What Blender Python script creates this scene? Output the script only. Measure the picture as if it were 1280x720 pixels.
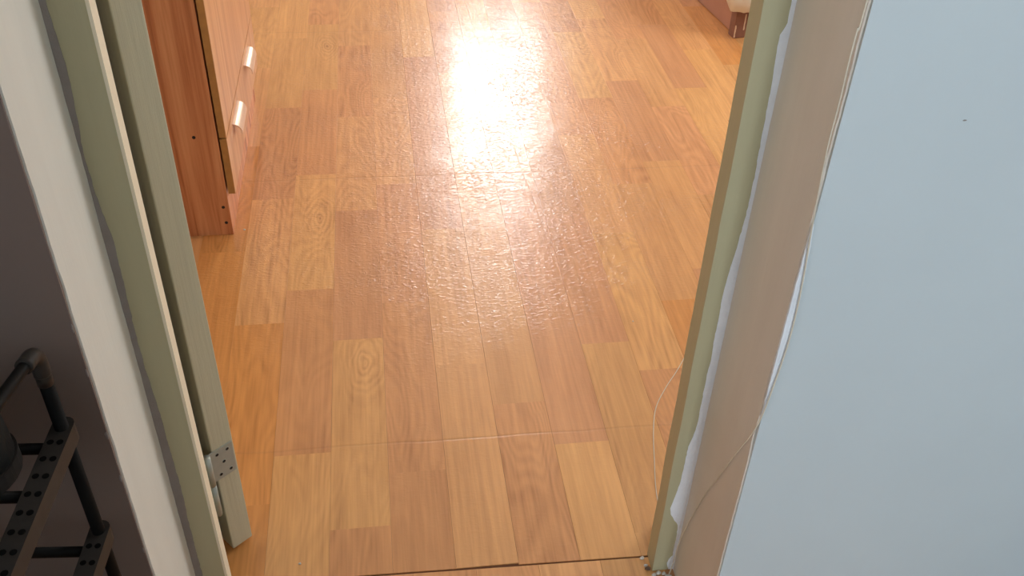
import bpy, bmesh, math, random
from mathutils import Vector, Matrix, noise

random.seed(7)
for o in list(bpy.data.objects):
    bpy.data.objects.remove(o)
scn = bpy.context.scene
C = scn.collection

# ------------------------------------------------------------------ camera
F_PX, PITCH, YAW, ROLL, CAM_H = 1217.6, 0.65935, 0.15720, 0.04089, 1.4333
cp, sp, cy, sy = math.cos(PITCH), math.sin(PITCH), math.cos(YAW), math.sin(YAW)
fw = Vector((sy * cp, cy * cp, -sp))
rt0 = Vector((cy, -sy, 0))
up0 = rt0.cross(fw)
c, s = math.cos(ROLL), math.sin(ROLL)
rt, up = c * rt0 + s * up0, -s * rt0 + c * up0
cam_d = bpy.data.cameras.new('camera')
cam = bpy.data.objects.new('camera', cam_d)
C.objects.link(cam)
cam.matrix_world = Matrix(((rt.x, up.x, -fw.x, 0), (rt.y, up.y, -fw.y, 0), (rt.z, up.z, -fw.z, CAM_H), (0, 0, 0, 1)))
cam_d.sensor_width = 36
cam_d.lens = F_PX / 1280 * 36
cam_d.clip_start = 0.02
scn.camera = cam

# ------------------------------------------------------------------ world, daylight, exposure
w = bpy.data.worlds.new('world')
scn.world = w
w.use_nodes = True
w.node_tree.nodes['Background'].inputs[0].default_value = (0.75, 0.86, 1.0, 1)
w.node_tree.nodes['Background'].inputs[1].default_value = 0.6


def area(name, loc, rot, sx, sy_, power, col):
    d = bpy.data.lights.new(name, 'AREA')
    d.shape = 'RECTANGLE'
    d.size, d.size_y = sx, sy_
    d.energy = power
    d.color = col
    o = bpy.data.objects.new(name, d)
    C.objects.link(o)
    o.location = loc
    o.rotation_euler = rot
    return o


# daylight outside the bedroom window and outside the hall window
area('daylight_bedroom', (0.72, 5.75, 1.60), (math.radians(-90), 0, 0), 1.6, 2.2, 280, (0.98, 0.99, 1.0))
area('fill_side', (2.62, 2.60, 1.6), (math.radians(90), 0, math.radians(90)), 1.3, 1.6, 78, (1.0, 0.985, 0.97))  # added fill light outside an unseen side window, brightens the room
area('fill_hall_end', (-1.60, -0.35, 1.5), (math.radians(90), 0, math.radians(-90)), 0.9, 1.4, 26, (0.92, 0.96, 1.0))  # added fill light at the hall end, lightens the tan reveal
area('daylight_hall', (0.70, -2.75, 1.6), (math.radians(90), 0, 0), 1.0, 1.8, 112, (0.76, 0.89, 1.0))

vs = scn.view_settings
vs.view_transform = 'Standard'
vs.look = 'None'
vs.gamma = 1
vs.use_curve_mapping = False
vs.exposure = 0.0


# ------------------------------------------------------------------ helpers
def lin(r, g, b):
    f = lambda v: (v / 255 / 12.92) if v / 255 <= 0.04045 else ((v / 255 + 0.055) / 1.055) ** 2.4
    return (f(r), f(g), f(b), 1)


class N:
    """small node-tree helper"""

    def __init__(self, name):
        self.m = bpy.data.materials.new(name)
        self.m.use_nodes = True
        self.t = self.m.node_tree
        self.b = self.t.nodes['Principled BSDF']

    def new(self, kind, **kw):
        n = self.t.nodes.new(kind)
        for k, v in kw.items():
            setattr(n, k, v)
        return n

    def link(self, a, b):
        self.t.links.new(a, b)

    def put(self, sock, v):
        if hasattr(v, 'is_output'):
            self.link(v, sock)
        else:
            sock.default_value = v

    def math(self, op, a, b=None, c_=None, clamp=False):
        n = self.new('ShaderNodeMath', operation=op, use_clamp=clamp)
        self.put(n.inputs[0], a)
        if b is not None:
            self.put(n.inputs[1], b)
        if c_ is not None:
            self.put(n.inputs[2], c_)
        return n.outputs[0]

    def noise(self, vec, scale, detail=3, rough=0.5, dist=0.0):
        n = self.new('ShaderNodeTexNoise')
        if vec is not None:
            self.link(vec, n.inputs['Vector'])
        n.inputs['Scale'].default_value = scale
        n.inputs['Detail'].default_value = detail
        n.inputs['Roughness'].default_value = rough
        n.inputs['Distortion'].default_value = dist
        return n.outputs['Fac']

    def mapping(self, vec, scale=(1, 1, 1), loc=(0, 0, 0)):
        n = self.new('ShaderNodeMapping')
        self.link(vec, n.inputs['Vector'])
        n.inputs['Scale'].default_value = scale
        n.inputs['Location'].default_value = loc
        return n.outputs[0]

    def ramp(self, fac, stops):
        n = self.new('ShaderNodeValToRGB')
        self.put(n.inputs[0], fac)
        e = n.color_ramp.elements
        while len(e) > 1:
            e.remove(e[-1])
        e[0].position, e[0].color = stops[0]
        for p, col in stops[1:]:
            k = e.new(p)
            k.color = col
        return n.outputs[0]

    def mix(self, fac, a, b, blend='MIX'):
        n = self.new('ShaderNodeMix', data_type='RGBA', blend_type=blend)
        self.put(n.inputs['Factor'], fac)
        self.put(n.inputs['A'], a)
        self.put(n.inputs['B'], b)
        return n.outputs['Result']

    def bump(self, h, strength, dist=0.001, normal=None):
        n = self.new('ShaderNodeBump')
        n.inputs['Strength'].default_value = strength
        n.inputs['Distance'].default_value = dist
        self.link(h, n.inputs['Height'])
        if normal is not None:
            self.link(normal, n.inputs['Normal'])
        return n.outputs[0]

    def pos(self):
        return self.new('ShaderNodeNewGeometry').outputs['Position']

    def objco(self):
        return self.new('ShaderNodeTexCoord').outputs['Object']

    def fin(self, col=None, rough=None, metal=None, normal=None, spec=None):
        b = self.b
        if col is not None:
            self.put(b.inputs['Base Color'], col)
        if rough is not None:
            self.put(b.inputs['Roughness'], rough)
        if metal is not None:
            b.inputs['Metallic'].default_value = metal
        if normal is not None:
            self.link(normal, b.inputs['Normal'])
        if spec is not None:
            b.inputs['Specular IOR Level'].default_value = spec
        return self.m


def plaster(name, col, var=0.06, rough=0.75, bump=0.25, stroke=(1, 1, 1), scale=9, blot=None):
    n = N(name)
    p = n.mapping(n.pos(), stroke)
    a = n.noise(p, scale, 5, 0.6)
    lo = tuple(v * (1 - var) for v in col[:3]) + (1,)
    hi = tuple(min(1, v * (1 + var)) for v in col[:3]) + (1,)
    colr = n.ramp(a, [(0.3, lo), (0.7, hi)])
    if blot is not None:
        bl = n.noise(n.mapping(n.pos(), (1, 1, 1), (3.1, 1.7, 0.4)), 2.3, 4, 0.55)
        f = n.ramp(bl, [(0.45, (0, 0, 0, 1)), (0.7, (1, 1, 1, 1))])
        colr = n.mix(n.math('MULTIPLY', f, 0.6), colr, blot)
    h = n.noise(p, scale * 12, 4, 0.6)
    h2 = n.noise(p, scale * 1.5, 3, 0.5)
    nm = n.bump(n.math('ADD', h, n.math('MULTIPLY', h2, 3.0)), bump, 0.0012)
    return n.fin(colr, rough, normal=nm)


def simple(name, col, rough=0.5, metal=0.0, var=0.08, scale=40, bump=0.0, spec=0.5):
    n = N(name)
    a = n.noise(n.objco(), scale, 4, 0.6)
    lo = tuple(v * (1 - var) for v in col[:3]) + (1,)
    hi = tuple(min(1, v * (1 + var)) for v in col[:3]) + (1,)
    nm = n.bump(a, bump, 0.001) if bump else None
    return n.fin(n.ramp(a, [(0.3, lo), (0.7, hi)]), rough, metal, nm, spec)


# vinyl plank floor: tint per plank (object colour), grain, knots, embossing, telegraphed sheet seams
def plank_material():
    n = N('vinyl_plank')
    info = n.new('ShaderNodeObjectInfo')
    rnd = info.outputs['Random']
    off = n.new('ShaderNodeCombineXYZ')
    n.link(n.math('MULTIPLY', rnd, 37.0), off.inputs[0])
    n.link(n.math('MULTIPLY', rnd, 91.0), off.inputs[1])
    va = n.new('ShaderNodeVectorMath', operation='ADD')
    n.link(n.objco(), va.inputs[0])
    n.link(off.outputs[0], va.inputs[1])
    v = va.outputs[0]
    fine = n.noise(n.mapping(v, (150, 5, 1)), 1.0, 5, 0.65, 0.3)
    mid = n.noise(n.mapping(v, (34, 2.2, 1)), 1.0, 4, 0.6, 0.8)
    broad = n.noise(n.mapping(v, (9, 3.2, 1)), 1.0, 2, 0.5, 0.4)
    # growth rings: iso-lines of a smooth noise field, stretched along the plank
    field = n.noise(n.mapping(v, (11, 2.3, 1)), 1.0, 1.5, 0.4, 0.25)
    rings = n.math('SINE', n.math('MULTIPLY', field, 95.0))
    rings = n.math('MULTIPLY', n.math('ADD', rings, 1.0), 0.5)
    ringamt = n.math('MULTIPLY', n.math('POWER', rnd, 0.9), 0.17)
    g = n.math('MULTIPLY', fine, 0.46)
    stri = n.noise(n.mapping(v, (95, 0.9, 1)), 1.0, 2, 0.5, 0.1)
    g = n.math('ADD', g, n.math('MULTIPLY', n.math('SUBTRACT', stri, 0.5), n.math('ADD', 0.12, n.math('MULTIPLY', n.math('FRACT', n.math('MULTIPLY', rnd, 7.0)), 0.40))))
    g = n.math('ADD', g, n.math('MULTIPLY', mid, 0.45))
    g = n.math('ADD', g, n.math('MULTIPLY', broad, 0.30))
    g = n.math('ADD', g, n.math('MULTIPLY', n.math('SUBTRACT', rings, 0.5), ringamt))
    # knot: nested ovals around one point of the plank, on planks whose object index is not 0
    idx = info.outputs['Object Index']
    so_ = n.new('ShaderNodeSeparateXYZ')
    n.link(n.objco(), so_.inputs[0])
    ky = n.math('ADD', so_.outputs[1], n.math('MULTIPLY', idx, 0.01))
    kx = n.math('SUBTRACT', so_.outputs[0], 0.016)
    kd = n.math('ADD', n.math('POWER', n.math('MULTIPLY', kx, 2.6), 2.0), n.math('POWER', ky, 2.0))
    kd = n.math('SQRT', kd)
    kd = n.math('ADD', kd, n.math('MULTIPLY', n.math('SUBTRACT', n.noise(n.mapping(v, (22, 9, 1)), 1.0, 2), 0.5), 0.11))
    kr = n.math('MULTIPLY', n.math('SINE', n.math('MULTIPLY', kd, 235.0)), 0.12)
    kf = n.math('MULTIPLY', n.math('SUBTRACT', 1.0, n.math('DIVIDE', kd, 0.17), clamp=True), n.math('GREATER_THAN', idx, 0.5))
    kc = n.math('SUBTRACT', 1.0, n.math('DIVIDE', kd, 0.022), clamp=True)
    g = n.math('ADD', g, n.math('MULTIPLY', kf, n.math('SUBTRACT', kr, n.math('MULTIPLY', kc, 0.16))))
    tone = n.ramp(g, [(0.32, (0.70, 0.61, 0.53, 1)), (0.50, (0.96, 0.95, 0.94, 1)), (0.64, (1.09, 1.11, 1.12, 1)), (0.78, (1.20, 1.25, 1.28, 1))])
    col = n.mix(1.0, info.outputs['Color'], tone, 'MULTIPLY')
    # embossing and waviness (world position, runs over all planks)
    P = n.pos()
    sep = n.new('ShaderNodeSeparateXYZ')
    n.link(P, sep.inputs[0])
    X, Y = sep.outputs[0], sep.outputs[1]
    emb = n.noise(n.mapping(P, (70, 150, 1)), 1.0, 3, 0.55, 0.6)
    emb = n.ramp(emb, [(0.48, (0, 0, 0, 1)), (0.72, (1, 1, 1, 1))])
    wav = n.noise(n.mapping(P, (14, 22, 1)), 1.0, 3, 0.5)
    # the vinyl has lifted and wrinkled further inside the room, near the door it lies smooth
    lift = n.new('ShaderNodeMapRange', interpolation_type='SMOOTHSTEP')
    n.link(Y, lift.inputs['Value'])
    for nm_, val in (('From Min', 1.45), ('From Max', 2.1), ('To Min', 0.14), ('To Max', 1.0)):
        lift.inputs[nm_].default_value = val
    emb = n.math('MULTIPLY', emb, lift.outputs[0])
    wav = n.math('MULTIPLY', wav, n.math('ADD', 0.35, n.math('MULTIPLY', lift.outputs[0], 0.65)))

    def groove(expr, wdt):
        d = n.math('DIVIDE', n.math('ABSOLUTE', expr), wdt)
        return n.math('SUBTRACT', 1.0, d, clamp=True)
    wob = n.math('MULTIPLY', n.math('SUBTRACT', n.noise(P, 6, 3), 0.5), 0.012)
    sl = n.math('MULTIPLY', X, -0.010)
    yy = n.math('ADD', n.math('SUBTRACT', Y, sl), wob)
    gsum = None
    for yc in (1.350, 2.360, 3.368, 4.376):
        q = groove(n.math('SUBTRACT', yy, yc), 0.004)
        gsum = q if gsum is None else n.math('ADD', gsum, q)
    xx = n.math('ADD', n.math('SUBTRACT', X, n.math('MULTIPLY', n.math('SUBTRACT', 3.2, Y), 0.040)), wob)
    vg = groove(n.math('SUBTRACT', xx, 0.360), 0.004)
    vg = n.math('MULTIPLY', vg, n.math('GREATER_THAN', Y, 1.9))
    gsum = n.math('ADD', gsum, n.math('MULTIPLY', vg, 0.45))
    h = n.math('ADD', n.math('MULTIPLY', n.math('MULTIPLY', emb, n.ramp(n.noise(P, 5, 2), [(0.35, (0.4, 0.4, 0.4, 1)), (0.65, (1, 1, 1, 1))])), 1.0), n.math('MULTIPLY', wav, 1.1))
    h = n.math('SUBTRACT', h, n.math('MULTIPLY', gsum, 0.55))
    nm = n.bump(h, 0.55, 0.0016)
    ro = n.math('ADD', 0.16, n.math('MULTIPLY', n.noise(P, 30, 3), 0.09))
    col = n.mix(n.math('MULTIPLY', gsum, 0.10, clamp=True), col, (0.16, 0.08, 0.04, 1))
    n.b.inputs['Coat Weight'].default_value = 0.4
    n.b.inputs['Coat Roughness'].default_value = 0.34
    n.link(nm, n.b.inputs['Coat Normal'])
    return n.fin(col, ro, normal=nm, spec=0.45)


def pine_material(name, axis, light=False):
    """printed pine board, grain along the given axis"""
    n = N(name)
    sc = {'z': (38, 38, 1.3), 'y': (38, 1.3, 38)}[axis]
    p = n.mapping(n.objco(), sc)
    a = n.noise(p, 0.8, 3, 0.55, 0.6)
    b = n.noise(p, 3.4, 4, 0.6, 0.2)
    g = n.math('ADD', n.math('MULTIPLY', a, 0.75), n.math('MULTIPLY', b, 0.28))
    col = n.ramp(g, [(0.34, lin(150, 80, 46)), (0.44, lin(192, 118, 74)), (0.56, lin(214, 144, 98)), (0.70, lin(228, 168, 122))])
    if light:
        col = n.ramp(g, [(0.36, lin(192, 134, 92)), (0.52, lin(208, 152, 106)), (0.7, lin(220, 170, 124))])
    return n.fin(col, 0.42, spec=0.4)


M = {}
M['plank'] = plank_material()
M['subfloor'] = simple('subfloor', lin(112, 74, 48), 0.8)
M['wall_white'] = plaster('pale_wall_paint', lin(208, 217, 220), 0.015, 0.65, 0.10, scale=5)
M['wall_taupe'] = plaster('taupe_wall', lin(130, 113, 105), 0.03, 0.65, 0.10, scale=5)
M['wall_room'] = plaster('room_wall_paint', lin(225, 215, 200), 0.02, 0.7, 0.1)
M['ceiling'] = plaster('ceiling_paint', lin(228, 226, 220), 0.02, 0.8, 0.1)
M['reveal_tan'] = plaster('tan_reveal_paint', lin(226, 216, 204), 0.035, 0.7, 0.25, (6, 6, 0.7), 4, lin(212, 198, 180))
M['reveal_pale'] = plaster('pale_reveal_paint', lin(234, 234, 226), 0.03, 0.65, 0.2, (6, 6, 0.7), 3)
M['frame'] = plaster('frame_paint', lin(186, 180, 146), 0.03, 0.45, 0.15, (8, 8, 0.5), 6)
M['putty_white'] = plaster('white_putty', lin(240, 244, 250), 0.04, 0.8, 0.7, scale=25)
M['putty_grey'] = plaster('grey_putty', lin(150, 142, 136), 0.08, 0.8, 0.6, scale=25)
M['lit_lip'] = plaster('lit_stop_cream', lin(244, 234, 208), 0.02, 0.5, 0.1)
M['door'] = plaster('door_paint', lin(206, 200, 172), 0.035, 0.5, 0.25, (14, 14, 0.5), 8)
M['pine_side'] = pine_material('pine_upright', 'z')
M['pine_front'] = pine_material('pine_front', 'z', True)
M['pine_edge'] = simple('board_edge', lin(176, 122, 62), 0.6, var=0.12)
M['dark'] = simple('dark_hole', lin(38, 28, 24), 0.8)
M['hole'] = simple('rail_hole', lin(6, 6, 6), 0.9, spec=0.1)
M['steel'] = simple('brushed_steel', lin(176, 182, 174), 0.42, 0.35, 0.05, 60)
M['satin'] = simple('satin_handle', lin(228, 196, 170), 0.42, 0.5, 0.04, 60)
M['black_plastic'] = simple('black_plastic', lin(50, 46, 43), 0.5, 0, 0.15, 60, 0.1, 0.22)
M['black_steel'] = simple('black_tube', lin(12, 11, 10), 0.6, 0, 0.1, 60, 0.0, 0.15)
M['black_rubber'] = simple('black_shoe', lin(32, 33, 32), 0.65, 0, 0.12, 50, 0.2, 0.25)
M['wire'] = simple('pale_wire', lin(222, 212, 192), 0.5)
M['bed_panel'] = simple('bed_panel', lin(198, 150, 130), 0.6, 0, 0.04, 14)
M['bed_leg'] = simple('bed_leg', lin(142, 98, 82), 0.4, 0, 0.15, 30)
M['bed_pale'] = simple('pale_edge', lin(228, 200, 172), 0.6)
M['sheet'] = simple('white_sheet', lin(236, 232, 220), 0.9, 0, 0.03, 30, 0.3)
M['crumb'] = simple('plaster_crumb', lin(214, 208, 200), 0.9, 0, 0.15, 200, 0.4)
M['grime'] = simple('grime', lin(104, 84, 70), 0.9, 0, 0.3, 200, 0.4)
gl = N('window_glass')
tr = gl.new('ShaderNodeBsdfTransparent')
go = gl.new('ShaderNodeBsdfGlossy')
go.inputs['Roughness'].default_value = 0.02
mx = gl.new('ShaderNodeMixShader')
mx.inputs[0].default_value = 0.06
gl.link(tr.outputs[0], mx.inputs[1])
gl.link(go.outputs[0], mx.inputs[2])
gl.link(mx.outputs[0], gl.t.nodes['Material Output'].inputs[0])
M['glass'] = gl.m


def obj(name, bm, mat, parent=None, smooth=False, loc=None):
    me = bpy.data.meshes.new(name)
    bmesh.ops.recalc_face_normals(bm, faces=bm.faces)
    bm.to_mesh(me)
    bm.free()
    for m_ in (mat if isinstance(mat, (list, tuple)) else [mat]):
        me.materials.append(M[m_])
    if smooth:
        for p in me.polygons:
            p.use_smooth = True
    o = bpy.data.objects.new(name, me)
    C.objects.link(o)
    if parent is not None:
        o.parent = parent
    if loc is not None:
        o.location = loc
    return o


def box(bm, x0, x1, y0, y1, z0, z1, bev=0.0):
    vs_ = [bm.verts.new((x, y, z)) for x in (x0, x1) for y in (y0, y1) for z in (z0, z1)]
    idx = [(0, 1, 3, 2), (4, 6, 7, 5), (0, 4, 5, 1), (2, 3, 7, 6), (0, 2, 6, 4), (1, 5, 7, 3)]
    fs = [bm.faces.new([vs_[i] for i in f]) for f in idx]
    if bev:
        es = list({e for f in fs for e in f.edges})
        bmesh.ops.bevel(bm, geom=es, offset=bev, segments=2, affect='EDGES', profile=0.5)
    return bm


def B(*a, **k):
    return box(bmesh.new(), *a, **k)


def tube(bm, pts, r, seg=12, caps=True):
    pts = [Vector(p) for p in pts]
    rs = r if isinstance(r, (list, tuple)) else [r] * len(pts)
    rings = []
    prev = None
    for i, p in enumerate(pts):
        d = (pts[min(i + 1, len(pts) - 1)] - pts[max(i - 1, 0)]).normalized()
        if prev is None:
            a = Vector((0, 0, 1)) if abs(d.z) < 0.9 else Vector((1, 0, 0))
            u = d.cross(a).normalized()
        else:
            u = (prev - d * prev.dot(d)).normalized()
        prev = u
        v = d.cross(u)
        rings.append([bm.verts.new(p + (u * math.cos(t) + v * math.sin(t)) * rs[i]) for t in [2 * math.pi * k / seg for k in range(seg)]])
    for a, b in zip(rings, rings[1:]):
        for k in range(seg):
            bm.faces.new((a[k], a[(k + 1) % seg], b[(k + 1) % seg], b[k]))
    if caps:
        bm.faces.new(rings[0])
        bm.faces.new(rings[-1])
    return bm


def T(pts, r, seg=12):
    return tube(bmesh.new(), pts, r, seg)


def smooth_path(pts, n=6):
    P = [Vector(p) for p in pts]
    out = []
    for i in range(len(P) - 1):
        p0, p1, p2, p3 = P[max(i - 1, 0)], P[i], P[i + 1], P[min(i + 2, len(P) - 1)]
        for k in range(n):
            t = k / n
            out.append(0.5 * ((2 * p1) + (p2 - p0) * t + (2 * p0 - 5 * p1 + 4 * p2 - p3) * t * t + (3 * p1 - p0 - 3 * p2 + p3) * t ** 3))
    out.append(P[-1])
    return out


def struct(o, label=None):
    o['kind'] = 'structure'
    if label:
        o['label'] = label
    return o


def tag(o, label, cat, group=None):
    o['label'], o['category'] = label, cat
    if group:
        o['group'] = group
    return o


def empty(name, loc=(0, 0, 0), rz=0):
    o = bpy.data.objects.new(name, None)
    C.objects.link(o)
    o.empty_display_size = 0.1
    o.location = loc
    o.rotation_euler = (0, 0, rz)
    return o


# ------------------------------------------------------------------ layout (metres; camera over the origin)
ROOM_X0, ROOM_X1, ROOM_Y1 = -0.86, 2.25, 5.30
HALL_X0, HALL_X1 = -1.25, 2.30
Y_HALL = 0.840          # hall face of the door wall
Y_ROOM = 1.100          # bedroom face of the door wall
FX0, FX1 = -0.3325, 0.4655   # masonry opening (between the plaster reveals)
JX0, JX1 = -0.287, 0.428     # clear width between the door stops
Y_F = 1.000             # hall face of the door frame
TOP = 2.05
CEIL = 2.60


def seam_y(x):
    return 1.0428 - 0.025 * x


# ------------------------------------------------------------------ setting: walls, ceilings
bm = bmesh.new()
box(bm, FX1 + 0.002, HALL_X1 + 0.1, Y_HALL, Y_ROOM, -0.05, CEIL)
box(bm, FX0 - 0.002, FX1 + 0.002, Y_HALL, Y_ROOM, TOP + 0.04, CEIL)
struct(obj('wall_front_left', B(HALL_X0 - 0.1, FX0 - 0.002, Y_HALL, Y_ROOM, -0.05, CEIL), 'wall_taupe'), 'dark taupe hall wall behind the shoe rack')  # left part of the door wall in a darker brownish tone
wall_front = struct(obj('wall_front', bm, 'wall_white'), 'pale bluish plaster wall around the doorway')
struct(obj('wall_left', B(ROOM_X0 - 0.1, ROOM_X0, Y_ROOM, ROOM_Y1 + 0.1, -0.05, CEIL), 'wall_room'), 'cream bedroom side wall behind the cabinet')
SY0, SY1, SZ0, SZ1 = 2.10, 3.10, 0.9, 2.1
bm = B(ROOM_X1, ROOM_X1 + 0.1, Y_ROOM, SY0, -0.05, CEIL)
box(bm, ROOM_X1, ROOM_X1 + 0.1, SY1, ROOM_Y1 + 0.1, -0.05, CEIL)
box(bm, ROOM_X1, ROOM_X1 + 0.1, SY0, SY1, -0.05, SZ0)
box(bm, ROOM_X1, ROOM_X1 + 0.1, SY0, SY1, SZ1, CEIL)
struct(obj('wall_right', bm, 'wall_room'), 'cream bedroom side wall beside the bed')
# window wall
WX0, WX1, WZ0, WZ1 = 0.40, 0.98, 0.90, 2.06
bm = bmesh.new()
box(bm, ROOM_X0, WX0, ROOM_Y1, ROOM_Y1 + 0.12, -0.05, CEIL)
box(bm, WX1, ROOM_X1, ROOM_Y1, ROOM_Y1 + 0.12, -0.05, CEIL)
box(bm, WX0, WX1, ROOM_Y1, ROOM_Y1 + 0.12, -0.05, WZ0)
box(bm, WX0, WX1, ROOM_Y1, ROOM_Y1 + 0.12, WZ1, CEIL)
struct(obj('wall_back', bm, 'wall_room'), 'cream bedroom wall holding the window')
struct(obj('ceiling', B(ROOM_X0 - 0.1, ROOM_X1 + 0.1, Y_ROOM, ROOM_Y1 + 0.12, CEIL, CEIL + 0.1), 'ceiling'), 'white bedroom ceiling')


def window(name, x0, x1, z0, z1, y, label):
    fr = bmesh.new()
    t = 0.035
    box(fr, x0, x0 + t, y - 0.02, y + 0.02, z0, z1)
    box(fr, x1 - t, x1, y - 0.02, y + 0.02, z0, z1)
    box(fr, x0 + t, x1 - t, y - 0.02, y + 0.02, z0, z0 + t)
    box(fr, x0 + t, x1 - t, y - 0.02, y + 0.02, z1 - t, z1)
    o = struct(obj(name, fr, 'frame'), label)
    obj('pane', B(x0 + t, x1 - t, y - 0.003, y + 0.003, z0 + t, z1 - t), 'glass', o)
    return o


window('window_1', WX0, WX1, WZ0, WZ1, ROOM_Y1 + 0.07, 'bedroom window with pale frame')
sw = window('fill_window_side', -0.5, 0.5, SZ0, SZ1, 0, 'unseen side window added to let in fill light')  # opening added for the side fill light
sw.location = (ROOM_X1 + 0.06, (SY0 + SY1) / 2, 0)
sw.rotation_euler = (0, 0, math.radians(90))

# hall: short stretch in front of the door that turns back to a window behind on the right
HB = -0.80
HX = 0.32
EY0, EY1, EZ0, EZ1 = -0.65, -0.05, 0.9, 2.1
bm = B(HALL_X0 - 0.1, HALL_X0, HB - 0.1, EY0, -0.05, CEIL)
box(bm, HALL_X0 - 0.1, HALL_X0, EY1, Y_HALL, -0.05, CEIL)
box(bm, HALL_X0 - 0.1, HALL_X0, EY0, EY1, -0.05, EZ0)
box(bm, HALL_X0 - 0.1, HALL_X0, EY0, EY1, EZ1, CEIL)
sw = window('fill_window_hall_end', -0.3, 0.3, EZ0, EZ1, 0, 'unseen hall end window added to let in fill light')  # opening added for the hall end fill light
sw.location = (HALL_X0 - 0.06, (EY0 + EY1) / 2, 0)
sw.rotation_euler = (0, 0, math.radians(90))
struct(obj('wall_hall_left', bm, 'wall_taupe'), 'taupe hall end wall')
struct(obj('wall_hall_right', B(HALL_X1, HALL_X1 + 0.1, -2.5, Y_HALL, -0.05, CEIL), 'wall_white'), 'pale hall side wall')
bm = B(HALL_X0, HX, HB - 0.1, HB, -0.05, CEIL)  # unseen wall, its end placed to keep hall light off the left side
box(bm, HX - 0.1, HX, -2.5, HB - 0.1, -0.05, CEIL)
struct(obj('wall_hall_shade', bm, 'wall_white'), 'unseen pale hall wall added to shade the left door wall')
bm = bmesh.new()
VX0, VX1, VZ0, VZ1 = 0.40, 1.00, 0.8, 2.3
box(bm, HX, VX0, -2.5, -2.4, -0.05, CEIL)
box(bm, VX1, HALL_X1, -2.5, -2.4, -0.05, CEIL)
box(bm, VX0, VX1, -2.5, -2.4, -0.05, VZ0)
box(bm, VX0, VX1, -2.5, -2.4, VZ1, CEIL)
struct(obj('wall_hall_window', bm, 'wall_white'), 'pale hall wall holding a window')
window('window_2', VX0, VX1, VZ0, VZ1, -2.45, 'hall window with pale frame')
struct(obj('ceiling_hall', B(HALL_X0 - 0.1, HALL_X1 + 0.1, -2.5, Y_HALL, CEIL, CEIL + 0.1), 'ceiling'), 'white hall ceiling')

# ------------------------------------------------------------------ floors made of vinyl planks
PW, PL = 0.11, 0.5242
B0X = -0.32077 * 1.1
PH = {0: .420, 1: .157, 2: .264, 3: .091, 4: .203, 5: .4715, 6: .354, 7: .2415, 8: .0325}
floor = struct(obj('floor', B(ROOM_X0 - 0.02, ROOM_X1 + 0.02, 1.02, ROOM_Y1 + 0.02, -0.05, -0.0022), 'subfloor'), 'glossy wood-look vinyl bedroom floor')
floor_h = struct(obj('floor_hall', B(HALL_X0 - 0.02, HALL_X1 + 0.02, -2.5, 1.02, -0.05, -0.0022), 'subfloor'), 'wood-look vinyl hall floor')

TONE = {'y': lin(213, 156, 98), 'o': lin(207, 141, 80), 'r': lin(207, 146, 99), 'b': lin(204, 143, 93), 't': lin(212, 153, 99)}
# tones read from the photograph: (row, number of the joint at its near end)
PAT = {(1, 2): 'o', (1, 1): 'o', (1, 3): 't', (1, 4): 'b', (1, 5): 'y', (2, 2): 'b', (2, 1): 'y', (2, 3): 'y', (2, 4): 'b', (2, 5): 'y', (2, 6): 'b',
       (3, 2): 'y', (3, 1): 'b', (3, 3): 'r', (3, 4): 't', (3, 5): 'b', (3, 6): 't', (4, 2): 'b', (4, 1): 'b', (4, 3): 'r', (4, 4): 't', (4, 5): 't',
       (5, 2): 't', (5, 1): 't', (5, 3): 'r', (6, 2): 't', (6, 1): 'b', (6, 3): 't', (7, 2): 'r', (7, 1): 'y', (8, 2): 'y', (8, 1): 'y', (8, 3): 'r',
       (9, 2): 'y', (9, 3): 't', (10, 3): 't', (0, 2): 'o', (0, 3): 'o', (0, 4): 't'}
KNOT = {(2, 3): 22, (2, 5): 19, (3, 2): 8, (9, 4): 25, (12, 3): 15, (7, 5): 28}   # hundredths of a metre from the far end
share = {}
GAP = 0.00008


def plank(x0, x1, yn0, yn1, yf, parent, key, rng, far_slope=None):
    """one plank; yn0/yn1 = near end at x0/x1 (the seam under the door runs oblique)"""
    w_, l0, l1 = x1 - x0, yf - yn0, yf - yn1
    k = (round(w_, 4), round(l0, 4), round(l1, 4), far_slope)
    me = share.get(k)
    if me is None:
        bm_ = bmesh.new()
        hw, hl = w_ / 2 - GAP, max(l0, l1)
        e = 0.00016
        fs = far_slope or 0.0
        def ring(i, z):
            return [bm_.verts.new((sx * (hw - i), yv, z)) for sx, yv in
                    ((-1, -l0), (1, -l1), (1, fs), (-1, 0))]
        a, b_, t_ = ring(0, -0.0022), ring(0, -0.0005), ring(e, 0.0)
        for lo_, hi_ in ((a, b_), (b_, t_)):
            for q in range(4):
                bm_.faces.new((lo_[q], lo_[(q + 1) % 4], hi_[(q + 1) % 4], hi_[q]))
        bm_.faces.new(t_)
        bmesh.ops.recalc_face_normals(bm_, faces=bm_.faces)
        me = bpy.data.meshes.new('plank')
        bm_.to_mesh(me)
        bm_.free()
        me.materials.append(M['plank'])
        share[k] = me
    o = bpy.data.objects.new('plank', me)
    C.objects.link(o)
    o.location = ((x0 + x1) / 2, yf, 0)
    o.parent = parent
    t = TONE[key] if key else TONE[rng.choice('yorbttrb')]
    j = 1 + rng.uniform(-0.05, 0.05)
    o.color = (t[0] * j, t[1] * j, t[2] * j, 1)
    return o


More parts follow.
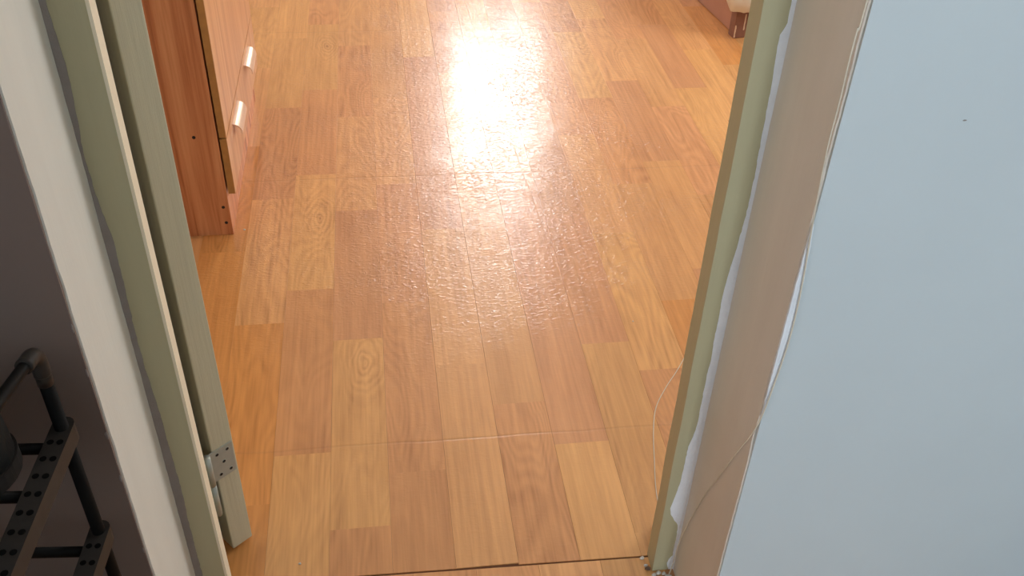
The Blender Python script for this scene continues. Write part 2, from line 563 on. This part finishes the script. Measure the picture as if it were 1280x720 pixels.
rng = random.Random(3)
for k in range(-4, 24):
    xa, xb = max(B0X + (k - 1) * PW, ROOM_X0), min(B0X + k * PW, ROOM_X1)
    if xb - xa < 0.015:
        continue
    ph = PH[k % 9] * 1.1
    for i in range(1, 11):
        y0, y1 = ph + i * PL, ph + (i + 1) * PL
        n0, n1 = y0, y0
        if FX0 - 0.02 < (xa + xb) / 2 < FX1 + 0.02:
            lim0, lim1 = seam_y(xa) + 0.0015, seam_y(xb) + 0.0015
        else:
            lim0 = lim1 = Y_ROOM
        if y1 <= lim0 + 0.01 or y0 >= ROOM_Y1:
            continue
        if y0 < lim0:
            n0, n1 = lim0, lim1
        pk = plank(xa, xb, n0, n1, min(y1, ROOM_Y1), floor, PAT.get((k, i)), rng)
        pk.pass_index = KNOT.get((k, i), 0)
# hall planks: the same vinyl, cut to the oblique seam under the door
HPH = [0.31, 0.05, 0.42, 0.18, 0.50, 0.10, 0.36]
for k in range(-3, 12):
    xa, xb = B0X + (k - 1) * PW + 0.034, B0X + k * PW + 0.034
    for i in range(3):
        ym = 0.62 + HPH[k % 7] * 0.5
        inside = xb > FX0 and xa < FX1
        if i == 0:
            if inside:
                plank(xa, xb, ym, ym, seam_y(xa) - 0.0025, floor_h, None, rng, seam_y(xb) - seam_y(xa))
            else:
                plank(xa, xb, ym, ym, Y_HALL, floor_h, None, rng)
        else:
            plank(xa, xb, ym - PL * i, ym - PL * i, ym - PL * (i - 1), floor_h, None, rng)
bm = bmesh.new()
box(bm, HALL_X0, HALL_X1, -2.4, -0.62, -0.0022, -0.0002)
o = obj('plank_field', bm, 'plank', floor_h)
o['kind'] = 'stuff'
o.color = TONE['b']

# ------------------------------------------------------------------ door frame, reveals, putty
def wob(t, seed, amp):
    return amp * (noise.noise(Vector((t * 9, seed, 0))) + 0.6 * noise.noise(Vector((t * 31, seed, 4))))


def reveal(name, x_in, x_out, seed, mat, label):
    """thin plaster skin on the side of the opening with an uneven outer edge"""
    bm_ = bmesh.new()
    n = 260
    rows = []
    for k in range(n + 1):
        z = TOP * k / n
        yo = Y_HALL + 0.0015 + abs(wob(z, seed, 0.004)) + 0.0012 * abs(noise.noise(Vector((z * 70, seed, 2)))) 
        rows.append([bm_.verts.new((x, y, z)) for x, y in ((x_out, yo), (x_in, yo + 0.0015), (x_in, Y_F + 0.02), (x_out, Y_F + 0.02))])
    for a, b_ in zip(rows, rows[1:]):
        for q in range(4):
            bm_.faces.new((a[q], a[(q + 1) % 4], b_[(q + 1) % 4], b_[q]))
    bm_.faces.new(rows[0])
    bm_.faces.new(rows[-1])
    o_ = obj(name, bm_, mat, wall_front)
    o_['label'] = label
    return o_


reveal('reveal', FX0, FX0 - 0.004, 1.3, 'reveal_pale', 'pale grey painted side of the doorway on the hinge side')
reveal('reveal', FX1, FX1 + 0.004, 5.9, 'reveal_tan', 'tan brushed side of the doorway with uneven paint edge')

trim = struct(empty('trim_1', (0, 0, 0)), 'beige green painted door frame with cracked putty joints')
for side in (-1, 1):
    xj = JX0 if side < 0 else JX1
    xm = FX0 if side < 0 else FX1
    d = side
    STOP = 0.022 if side < 0 else 0.036
    bm = bmesh.new()
    # stop (front) + rebate behind it, one L-shaped profile
    prof = [(xj, Y_F), (xj, Y_F + STOP), (xj + d * 0.030, Y_F + STOP), (xj + d * 0.030, Y_ROOM), (xm, Y_ROOM), (xm, Y_F)]
    nz = 60
    rows = []
    for k in range(nz + 1):
        z = 0.0002 + (TOP + 0.04) * k / nz
        row = []
        for q, (px, py) in enumerate(prof):
            ox = wob(z, 11 + side * 3, 0.0012) if q in (0, 1) else 0
            row.append(bm.verts.new((px + ox, py, z)))
        rows.append(row)
    for a, b_ in zip(rows, rows[1:]):
        for q in range(6):
            bm.faces.new((a[q], a[(q + 1) % 6], b_[(q + 1) % 6], b_[q]))
    bm.faces.new(rows[0])
    bm.faces.new(rows[-1])
    obj('jamb', bm, 'frame', trim)
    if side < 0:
        lit_lip = obj('lit_stop_face', B(xj - 0.002, xj + 0.0018, Y_F - 0.0006, Y_F + STOP + 0.0005, 0.0005, TOP - 0.02), 'lit_lip', trim)  # thin slab, its paler colour stands in for light on the stop
        lit_lip['label'] = 'hinge side stop face with light put into its cream colour'
obj('head_jamb', B(JX0 + 0.001, JX1 - 0.001, Y_F, Y_F + 0.022, TOP - 0.01, TOP + 0.04), 'frame', trim)

PR = [(0.002, 0.456, 0.466), (0.018, 0.452, 0.466), (0.030, 0.453, 0.466), (0.040, 0.459, 0.466), (0.054, 0.458, 0.466), (0.086, 0.4585, 0.465), (0.122, 0.456, 0.466), (0.136, 0.448, 0.466), (0.152, 0.440, 0.466), (0.168, 0.436, 0.466),
      (0.192, 0.440, 0.466), (0.24, 0.446, 0.466), (0.315, 0.446, 0.466), (0.35, 0.452, 0.466), (0.384, 0.453, 0.467), (0.491, 0.452, 0.466), (0.6, 0.451, 0.466), (0.657, 0.453, 0.466),
      (0.759, 0.460, 0.469), (0.853, 0.458, 0.468), (0.938, 0.457, 0.468), (0.978, 0.454, 0.47), (0.992, 0.454, 0.471), (1.006, 0.460, 0.471), (1.034, 0.459, 0.47), (1.2, 0.457, 0.47), (1.5, 0.459, 0.47), (2.0, 0.456, 0.47)]
PLs = [(0.002, -0.336, -0.324), (0.105, -0.336, -0.324), (0.333, -0.334, -0.3205), (0.433, -0.335, -0.322), (0.553, -0.335, -0.326), (0.685, -0.334, -0.324), (0.757, -0.335, -0.3225),
       (0.824, -0.338, -0.328), (0.886, -0.337, -0.329), (0.963, -0.335, -0.324), (1.049, -0.334, -0.326), (1.4, -0.335, -0.325), (2.0, -0.336, -0.326)]


def putty(tab, side, mat, label, seed, bulge):
    """irregular bead of filler in the joint between frame and reveal"""
    bm_ = bmesh.new()
    rows = []
    zs = []
    for (za, a0, a1), (zb, b0, b1) in zip(tab, tab[1:]):
        n = max(2, int((zb - za) / 0.006))
        for k in range(n):
            t = k / n
            zs.append((za + (zb - za) * t, a0 + (b0 - a0) * t, a1 + (b1 - a1) * t))
    zs.append(tab[-1])
    for z, x0, x1 in zs:
        e = wob(z, seed, 0.0016) + 0.0010 * noise.noise(Vector((z * 120, seed, 1)))
        if side > 0:
            inner, outer = x0 + e + 0.001, FX1 + 0.002
        else:
            inner, outer = x1 + e, FX0 - 0.002
        th = bulge * (1 + 0.5 * noise.noise(Vector((z * 60, seed, 9))))
        m_ = (inner * 0.35 + outer * 0.65)
        rows.append([bm_.verts.new((inner, Y_F + 0.002, z)), bm_.verts.new((inner, Y_F - 0.0008, z)), bm_.verts.new((m_, Y_F - th, z)),
                     bm_.verts.new((outer, Y_F - th * 1.5 - 0.0003, z)), bm_.verts.new((outer, Y_F + 0.002, z))])
    for a, b_ in zip(rows, rows[1:]):
        for q in range(5):
            bm_.faces.new((a[q], a[(q + 1) % 5], b_[(q + 1) % 5], b_[q]))
    bm_.faces.new(rows[0])
    bm_.faces.new(rows[-1])
    o_ = obj('putty_bead', bm_, mat, trim)
    o_['label'] = label
    return o_


putty(PR, 1, 'putty_white', 'ragged white filler along the door frame', 2.2, 0.0011)
putty(PLs, -1, 'putty_grey', 'smeared grey filler along the door frame', 7.7, 0.0025)

# ------------------------------------------------------------------ open door leaf with hinge
ANG = math.radians(40)              # direction of the hinge-side edge across its thickness
ex, ey = math.cos(ANG), math.sin(ANG)
A = (-0.298, 1.119)                 # hall-side corner of the hinge edge
TH, DL = 0.040, 0.70
door = struct(empty('door_1', (A[0], A[1], 0), ANG), 'grey painted bedroom door swung open beyond the frame')
# local axes: x across the thickness, y along the leaf (away from the hinge)
bm = B(0, TH, 0, DL, 0.008, 2.02, bev=0.002)
obj('door_leaf', bm, 'door', door)


def hinge(z0):
    h = obj('hinge', B(-0.008, 0.036, -0.0024, -0.0001, z0, z0 + 0.066, bev=0.0006), 'steel', door)
    # folded knuckle wrapping over the hall-side corner, with pin below
    obj('knuckle', T([(-0.0125, -0.0040, z0), (-0.0125, -0.0040, z0 + 0.066)], 0.0062, 14), 'steel', h, True)
    obj('pin_barrel', T([(-0.0125, -0.0040, z0 - 0.072), (-0.0125, -0.0040, z0 - 0.0015)], 0.0060, 14), 'steel', h, True)
    for sx_, sz_ in ((0.007, 0.056), (0.026, 0.056), (0.0165, 0.034), (0.007, 0.010), (0.026, 0.010)):
        rim = bmesh.new()
        tube(rim, [(sx_, -0.0016, z0 + sz_), (sx_, -0.0028, z0 + sz_)], [0.0043, 0.0036], 12)
        s_ = obj('screw', rim, 'steel', h, True)
        s_.data.materials.append(M['dark'])
        slot = bmesh.new()
        tube(slot, [(sx_, -0.0026, z0 + sz_), (sx_, -0.0031, z0 + sz_)], [0.0033, 0.0027], 8)
        tmp = bpy.data.meshes.new('t')
        slot.to_mesh(tmp)
        slot.free()
        nb = bmesh.new()
        nb.from_mesh(s_.data)
        k0 = len(nb.faces)
        nb.from_mesh(tmp)
        nb.faces.ensure_lookup_table()
        for f in nb.faces[k0:]:
            f.material_index = 1
        nb.to_mesh(s_.data)
        nb.free()
    return h


hinge(0.190)
hinge(1.70)

# ------------------------------------------------------------------ pine cabinet
CX0, CX1, CY0, CY1, CH = -0.84, -0.387, 2.111, 2.86, 1.12
cab = tag(empty('cabinet', ((CX0 + CX1) / 2, (CY0 + CY1) / 2, 0)), 'reddish pine cabinet with long drawer standing on the vinyl floor', 'cabinet')
ox, oy = (CX0 + CX1) / 2, (CY0 + CY1) / 2


def cbox(name, x0, x1, y0, y1, z0, z1, mat, parent=None, bev=0.0008):
    return obj(name, B(x0 - ox, x1 - ox, y0 - oy, y1 - oy, z0, z1, bev=bev), mat, parent or cab)


t = 0.018
near = cbox('side_panel', CX0, CX1, CY0, CY0 + t, 0.0, CH, 'pine_side')
cbox('side_panel', CX0, CX1, CY1 - t, CY1, 0.0, CH, 'pine_side')
cbox('back_panel', CX0, CX0 + 0.006, CY0 + t, CY1 - t, 0.02, CH, 'pine_side')
cbox('bottom_panel', CX0 + 0.006, CX1 - 0.002, CY0 + t, CY1 - t, 0.10, 0.118, 'pine_side')
cbox('top_panel', CX0, CX1 + 0.02, CY0 - 0.008, CY1 + 0.008, CH, CH + 0.02, 'pine_side')
cbox('plinth', CX1 - 0.02, CX1 - 0.001, CY0 + t, CY1 - t, 0.0, 0.10, 'pine_side')
FRX0, FRX1 = CX1 + 0.004, CX1 + 0.021


def front(name, z0, z1, hz, hys):
    f = cbox(name, FRX0, FRX1 - 0.001, CY0 + 0.002, CY1 - 0.002, z0, z1, 'pine_edge')
    cbox('facing', FRX1 - 0.001, FRX1, CY0 + 0.002, CY1 - 0.002, z0, z1, 'pine_front', f, 0.0)
    for hy in hys:
        bm_ = bmesh.new()
        # arched edge pull: quarter-round shell extruded along the front
        L, R, th = 0.128, 0.023, 0.0022
        sec = []
        K = 10
        for k in range(K + 1):
            a = math.radians(105 - 115 * k / K)
            sec.append((FRX1 - 0.004 + R * math.cos(a) + 0.004, R * math.sin(a) - 0.012))
        inn = []
        for k in range(K, -1, -1):
            a = math.radians(105 - 115 * k / K)
            inn.append((FRX1 - 0.004 + (R - th) * math.cos(a) + 0.004, (R - th) * math.sin(a) - 0.012))
        poly = sec + inn
        ends = []
        for yv in (hy - L / 2, hy + L / 2):
            ends.append([bm_.verts.new((max(px, FRX1) - ox, yv - oy, hz + pz)) for px, pz in poly])
        n = len(poly)
        for q in range(n):
            bm_.faces.new((ends[0][q], ends[0][(q + 1) % n], ends[1][(q + 1) % n], ends[1][q]))
        bm_.faces.new(ends[0])
        bm_.faces.new(ends[1])
        h_ = obj('handle', bm_, 'satin', f)
        h_['label'] = 'shiny arched metal pull'
    return f


front('drawer', 0.120, 0.272, 0.243, (2.285, 2.622))
front('door_panel', 0.276, CH - 0.004, 0.98, (2.485,))
# dowel heads on the near side
for px, pz in ((-0.440, 0.281), (-0.401, 0.083), (-0.400, 0.037)):
    bm = bmesh.new()
    tube(bm, [(px - ox, CY0 - oy + 0.001, pz), (px - ox, CY0 - oy - 0.0006, pz)], 0.0042, 12)
    obj('dowel', bm, 'dark', cab)

# ------------------------------------------------------------------ bed (only its foot corner shows)
bed = tag(empty('bed', (1.300, 3.235, 0), math.radians(7)), 'bed with brownish pink side board, pale-edged leg and hanging white sheet', 'bed')
BW, BL = 0.84, 1.85
obj('side_board', B(0.006, 0.026, 0.03, BL - 0.03, 0.001, 0.30, bev=0.002), 'bed_panel', bed)
obj('side_board', B(BW - 0.026, BW - 0.006, 0.03, BL - 0.03, 0.001, 0.30, bev=0.002), 'bed_panel', bed)
obj('foot_board', B(0.04, BW - 0.04, 0.010, 0.028, 0.10, 0.30, bev=0.002), 'bed_panel', bed)
for lx in (-0.012, BW - 0.034):
    for ly in (-0.008, BL - 0.036):
        lg = obj('leg', B(lx, lx + 0.046, ly, ly + 0.044, 0.0, 0.30, bev=0.003), 'bed_leg', bed)
        if ly < 0:
            for ax, az0, az1 in ((lx + 0.001, 0.004, 0.05), (lx + 0.034, 0.03, 0.09)):
                bmw = bmesh.new()
                rows = []
                for k in range(9):
                    z = az0 + (az1 - az0) * k / 8
                    wd = 0.005 + 0.002 * noise.noise(Vector((z * 90, ax, 0)))
                    rows.append([bmw.verts.new((ax + dx, ly - dy, z)) for dx, dy in ((0, -0.001), (0, 0.0008), (wd, 0.0008), (wd, -0.001))])
                for a, b_ in zip(rows, rows[1:]):
                    for q in range(4):
                        bmw.faces.new((a[q], a[(q + 1) % 4], b_[(q + 1) % 4], b_[q]))
                bmw.faces.new(rows[0])
                bmw.faces.new(rows[-1])
                obj('pale_strip', bmw, 'bed_pale', lg)  # narrow pale strips on the foot-end legs
obj('mattress', B(0.03, BW - 0.03, 0.03, BL - 0.04, 0.28, 0.44, bev=0.03), 'sheet', bed, True)


def sheet_mesh():
    bm_ = bmesh.new()
    # perimeter points of the mattress top (rounded rectangle), each with hanging rows
    per = []
    r = 0.05
    x0, x1, y0, y1 = -0.038, BW + 0.036, -0.036, BL + 0.03
    def arc(cx, cy_, a0):
        for k in range(7):
            a = a0 + math.pi / 2 * k / 6
            per.append((cx + r * math.cos(a), cy_ + r * math.sin(a)))
    def seg(p, q, n):
        for k in range(1, n):
            per.append((p[0] + (q[0] - p[0]) * k / n, p[1] + (q[1] - p[1]) * k / n))
    arc(x0 + r, y0 + r, math.pi)
    seg((x0 + r, y0), (x1 - r, y0), 24)
    arc(x1 - r, y0 + r, -math.pi / 2)
    seg((x1, y0 + r), (x1, y1 - r), 30)
    arc(x1 - r, y1 - r, 0)
    seg((x1 - r, y1), (x0 + r, y1), 24)
    arc(x0 + r, y1 - r, math.pi / 2)
    seg((x0, y1 - r), (x0, y0 + r), 30)
    n = len(per)
    cx, cyy = (x0 + x1) / 2, (y0 + y1) / 2
    rows = []
    J = 8
    top = []
    for px, py in per:
        top.append(bm_.verts.new((px + (cx - px) * 0.10, py + (cyy - py) * 0.05, 0.452)))
    rows.append(top)
    for j in range(J + 1):
        row = []
        for k, (px, py) in enumerate(per):
            # hem: hangs lowest at the foot corner beside the doorway
            d = math.hypot(px - x0, py - y0)
            hem = 0.106 + 0.13 * min(1, max(0, d - 0.04) / 0.22) if (px < x0 + 0.06) else 0.106 + 0.015 * math.sin(k * 0.9)
            z = 0.445 + (hem - 0.445) * j / J
            wv = 0.010 * (j / J) * math.sin(k * 1.1 + 0.5) + 0.006 * noise.noise(Vector((k * 0.4, j * 0.3, 0)))
            dx, dy = px - cx, py - cyy
            ln = math.hypot(dx, dy)
            row.append(bm_.verts.new((px + dx / ln * wv, py + dy / ln * wv, z)))
        rows.append(row)
    for a, b_ in zip(rows, rows[1:]):
        for k in range(n):
            bm_.faces.new((a[k], a[(k + 1) % n], b_[(k + 1) % n], b_[k]))
    bm_.faces.new(top)
    return bm_


sh = obj('sheet', sheet_mesh(), 'sheet', bed, True)
sh['label'] = 'white sheet hanging over the foot corner'
so = sh.modifiers.new('solid', 'SOLIDIFY')
so.thickness = 0.003

# ------------------------------------------------------------------ shoe rack in the hall
rack = tag(empty('shoe_rack', (-0.3585, 0.790, 0), math.radians(-4.5)), 'black tube shoe rack with slotted side rails against the hall wall', 'shoe rack')
LEN, DEP = 0.62, 0.235
TIERS = (0.648, 0.473, 0.298, 0.123)
for px in (0.0, -LEN):
    for py in (0.0, -DEP):
        zs = [0.0] + [z for z in TIERS[::-1]]
        obj('post', T([(px, py, 0.0), (px, py, 0.752)], 0.0074, 14), 'black_steel', rack, True)
        obj('foot_cap', T([(px, py, 0.0), (px, py, 0.022)], 0.0088, 14), 'black_plastic', rack, True)
    hp = smooth_path([(px, 0, 0.735), (px, 0, 0.748), (px, -0.001, 0.758), (px, -0.007, 0.766), (px, -0.018, 0.769), (px, -0.04, 0.773), (px, -0.088, 0.782), (px, -DEP / 2, 0.784)], 5)
    hp2 = [Vector((p.x, -DEP - p.y, p.z)) for p in reversed(hp[:-1])]
    obj('handle_bar', T(hp + hp2, 0.0062, 14), 'black_steel', rack, True)
    for f in (lambda p: p, lambda p: Vector((p.x, -DEP - p.y, p.z))):
        pts = [f(p) for p in hp[:24]]
        obj('elbow', T(pts, 0.0088, 14), 'black_plastic', rack, True)
        pts = [f(Vector((px, 0, 0.722))), f(Vector((px, 0, 0.742)))]
        obj('sleeve', T(pts, 0.0082, 14), 'black_plastic', rack, True)


def rail_mesh():
    """side rail: outline with pointed-round ends around the posts, slotted top"""
    bm_ = bmesh.new()
    hw = 0.0115
    out = []
    for k in range(9):
        a = math.pi * k / 8
        out.append((hw * math.cos(a), 0.004 + 0.012 * math.sin(a)))
    for k in range(9):
        a = math.pi + math.pi * k / 8
        out.append((hw * math.cos(a), -DEP - 0.004 + 0.012 * math.sin(a)))
    lo_ = [bm_.verts.new((x, y, -0.014)) for x, y in out]
    hi_ = [bm_.verts.new((x, y, 0.010)) for x, y in out]
    n = len(out)
    for q in range(n):
        bm_.faces.new((lo_[q], lo_[(q + 1) % n], hi_[(q + 1) % n], hi_[q]))
    bm_.faces.new(lo_)
    bm_.faces.new(hi_)
    return bm_


RY = [-0.022 - 0.0655 * k for k in range(4)]
for tz in TIERS:
    for px in (0.0, -LEN):
        rl = obj('side_rail', rail_mesh(), 'black_plastic', rack, loc=(px, 0, tz))
        for k in range(9):
            yv = -0.022 - k * 0.0235
            for dx in (-0.0050, 0.0050):
                obj('rail_hole', T([(dx, yv, 0.0095), (dx, yv, 0.0104)], 0.0036, 10), 'hole', rl)
    for ry in RY:
        obj('tier_tube', T([(-0.008, ry, tz), (-LEN + 0.008, ry, tz)], 0.0064, 12), 'black_steel', rack, True)


# black shoe on the top tier, heel towards the door
def shoe(loc, rz, label, group):
    s_ = tag(empty('shoe', loc, rz), label, 'shoe', group)
    # stations along the shoe: (x from heel, half width, centre y, top height)
    st = []
    for k in range(9):                       # rounded heel
        a = math.pi / 2 * k / 8
        st.append((0.046 * (1 - math.cos(a)), max(0.046 * math.sin(a), 0.004), 0.0, 0.066 + 0.016 * math.sin(a)))
    st += [(0.085, 0.044, -0.001, 0.070), (0.120, 0.043, -0.002, 0.062), (0.165, 0.047, -0.004, 0.060), (0.205, 0.049, -0.005, 0.052), (0.240, 0.044, -0.004, 0.042), (0.262, 0.030, -0.002, 0.034), (0.270, 0.012, 0.0, 0.028)]
    bm_ = bmesh.new()
    rows = []
    S = 24
    for x, hw, yc, hz in st:
        row = []
        for k in range(S):
            a = 2 * math.pi * k / S
            yv = yc + hw * math.copysign(abs(math.cos(a)) ** 0.75, math.cos(a))
            zv = 0.016 + max(0, math.sin(a)) ** 0.8 * hz if math.sin(a) > 0 else 0.016
            row.append(bm_.verts.new((-x, yv, zv)))
        rows.append(row)
    for a, b_ in zip(rows, rows[1:]):
        for q in range(S):
            bm_.faces.new((a[q], a[(q + 1) % S], b_[(q + 1) % S], b_[q]))
    bm_.faces.new(rows[0])
    bm_.faces.new(rows[-1])
    obj('upper', bm_, 'black_rubber', s_, True)
    bm_ = bmesh.new()
    lo_, hi_ = [], []
    ring = [(-x, yc + (hw + 0.002)) for x, hw, yc, hz in st] + [(-x, yc - (hw + 0.002)) for x, hw, yc, hz in reversed(st)]
    for x, y in ring:
        lo_.append(bm_.verts.new((x + 0.002, y, 0.0)))
        hi_.append(bm_.verts.new((x + 0.002, y, 0.020)))
    n = len(ring)
    for q in range(n):
        bm_.faces.new((lo_[q], lo_[(q + 1) % n], hi_[(q + 1) % n], hi_[q]))
    bm_.faces.new(lo_)
    bm_.faces.new(hi_)
    obj('sole', bm_, 'black_plastic', s_)
    # dark collar opening
    bm_ = bmesh.new()
    lo_ = []
    for k in range(20):
        a = 2 * math.pi * k / 20
        lo_.append((-0.062 + 0.045 * math.cos(a), 0.026 * math.sin(a)))
    r0 = [bm_.verts.new((x, y, 0.080)) for x, y in lo_]
    r1 = [bm_.verts.new((x, y, 0.101)) for x, y in lo_]
    r2 = [bm_.verts.new((-0.062 + (x + 0.062) * 0.82, y * 0.82, 0.101)) for x, y in lo_]
    r3 = [bm_.verts.new((-0.062 + (x + 0.062) * 0.82, y * 0.82, 0.080)) for x, y in lo_]
    for a, b_ in ((r0, r1), (r1, r2), (r2, r3), (r3, r0)):
        for q in range(20):
            bm_.faces.new((a[q], a[(q + 1) % 20], b_[(q + 1) % 20], b_[q]))
    obj('collar', bm_, 'black_plastic', s_, True)
    return s_


rz = math.radians(-4.5)
sx0, sy0 = -0.026, -0.061
shoe((-0.3585 + sx0 * math.cos(rz) - sy0 * math.sin(rz), 0.790 + sx0 * math.sin(rz) + sy0 * math.cos(rz), TIERS[0] + 0.0066), rz,
     'black shoe lying on the top tier of the shoe rack', None)

# ------------------------------------------------------------------ wires
W1 = [(0.459, 0.836, 1.9), (0.4585, 0.836, 1.4), (0.459, 0.836, 1.097), (0.457, 0.836, 1.069), (0.457, 0.836, 1.031), (0.458, 0.836, 0.994), (0.458, 0.836, 0.948), (0.460, 0.8365, 0.910), (0.463, 0.8368, 0.864), (0.466, 0.8362, 0.822),
      (0.470, 0.8362, 0.777), (0.473, 0.8362, 0.727), (0.474, 0.8362, 0.674), (0.471, 0.8362, 0.615), (0.4655, 0.8365, 0.547), (0.4625, 0.846, 0.501), (0.463, 0.875, 0.433), (0.463, 0.911, 0.341), (0.463, 0.941, 0.265),
      (0.463, 0.970, 0.173), (0.461, 0.987, 0.097), (0.459, 0.990, 0.028), (0.455, 0.988, 0.002)]
wire = obj('wall_wire', T(smooth_path(W1, 4), 0.0010, 8), 'wire', None, True)
tag(wire, 'thin pale wire running down the tan side of the doorway', 'wire')
W2 = [(0.640, 1.545, 0.001), (0.607, 1.498, 0.001), (0.571, 1.451, 0.001), (0.535, 1.394, 0.001), (0.513, 1.328, 0.001), (0.496, 1.253, 0.001), (0.483, 1.193, 0.001), (0.474, 1.135, 0.001), (0.468, 1.106, 0.001)]
wire2 = obj('floor_wire', T(smooth_path(W2, 5), 0.0009, 8), 'wire', None, True)
tag(wire2, 'thin pale wire curving over the bedroom floor by the frame', 'wire')


# ------------------------------------------------------------------ crumbs of plaster and specks
def crumb(x, y, r, mat, label, group, seed, z=0.0):
    bm_ = bmesh.new()
    bmesh.ops.create_icosphere(bm_, subdivisions=1, radius=r)
    for v in bm_.verts:
        q = noise.noise(v.co * (1.9 / r) + Vector((seed, 0, 0)))
        v.co *= 1 + 0.9 * q
        v.co.x *= 1.25
        v.co.z *= 0.65
    mz = min(v.co.z for v in bm_.verts)
    for v in bm_.verts:
        v.co.z -= mz
    o_ = obj('plaster_crumb', bm_, mat, None, False, (x, y, z))
    return tag(o_, label, 'crumb', group)


FRM = 'white plaster crumb in the heap at the foot of the frame'
for i, (x, y, r) in enumerate([(0.4165, 1.027, 0.0038), (0.419, 1.012, 0.0028), (0.429, 0.990, 0.0034), (0.437, 0.994, 0.0042), (0.446, 0.990, 0.0036), (0.452, 0.984, 0.0048), (0.459, 0.978, 0.0038), (0.441, 0.983, 0.0030), (0.456, 0.966, 0.0034)]):
    crumb(x, y, r, 'crumb', FRM, 'plaster crumbs at the door frame', i * 3.7)
for i, (x, y, r) in enumerate([(0.4215, 1.004, 0.0045), (0.433, 0.9855, 0.0036), (0.4475, 0.980, 0.0034)]):
    crumb(x, y, r, 'grime', 'dark dirt crumb among the plaster at the frame foot', 'dirt crumbs at the door frame', 50 + i * 2.9)
crumb(0.552, 1.675, 0.0019, 'crumb', 'lone white speck on the open bedroom floor', None, 71)
crumb(-0.183, 1.081, 0.0020, 'crumb', 'white speck on the floor beside the door bottom', None, 77)
crumb(-0.362, 2.128, 0.0030, 'crumb', 'white speck at the corner of the pine cabinet', None, 83)

# ------------------------------------------------------------------ small damage on the walls
bm = bmesh.new()
rows = []
for k in range(61):
    z = 0.54 + 0.30 * k / 60
    wv = math.sin(math.pi * k / 60)
    x_a = FX1 + 0.0005 - 0.0015 * wv + 0.0006 * noise.noise(Vector((z * 80, 3, 0)))
    x_b = FX1 + 0.0025 + 0.0085 * wv + 0.0010 * noise.noise(Vector((z * 50, 8, 0)))
    rows.append([bm.verts.new((x_a, Y_HALL + 0.001, z)), bm.verts.new((x_a, Y_HALL - 0.0022 * wv - 0.0002, z)), bm.verts.new((x_b, Y_HALL - 0.0004, z)), bm.verts.new((x_b, Y_HALL + 0.001, z))])
for a, b_ in zip(rows, rows[1:]):
    for q in range(4):
        bm.faces.new((a[q], a[(q + 1) % 4], b_[(q + 1) % 4], b_[q]))
bm.faces.new(rows[0])
bm.faces.new(rows[-1])
o = obj('plaster_flake', bm, 'putty_white', wall_front)
o['label'] = 'lifted white plaster flake at the wall corner'


def burr(parent, x, y, z, rx, rz_, mat, seed):
    bm_ = bmesh.new()
    bmesh.ops.create_icosphere(bm_, subdivisions=2, radius=1)
    for v in bm_.verts:
        v.co *= 1 + 0.4 * noise.noise(v.co * 1.5 + Vector((seed, 0, 0)))
        v.co = Vector((v.co.x * rx, v.co.y * 0.0012, v.co.z * rz_))
    return obj('plaster_burr', bm_, mat, parent, False, (x, y, z))


wl = bpy.data.objects['wall_front_left']
for i_, (z, rx) in enumerate([(0.590, 0.0022), (0.516, 0.0014), (0.753, 0.0012), (0.689, 0.0012), (0.377, 0.0014)]):
    burr(wl, FX0 - 0.003, Y_HALL, z, rx, 0.006, 'putty_grey', i_ * 4.1)
burr(wall_front, 0.605, Y_HALL + 0.0005, 0.963, 0.0026, 0.0011, 'putty_grey', 9.0)
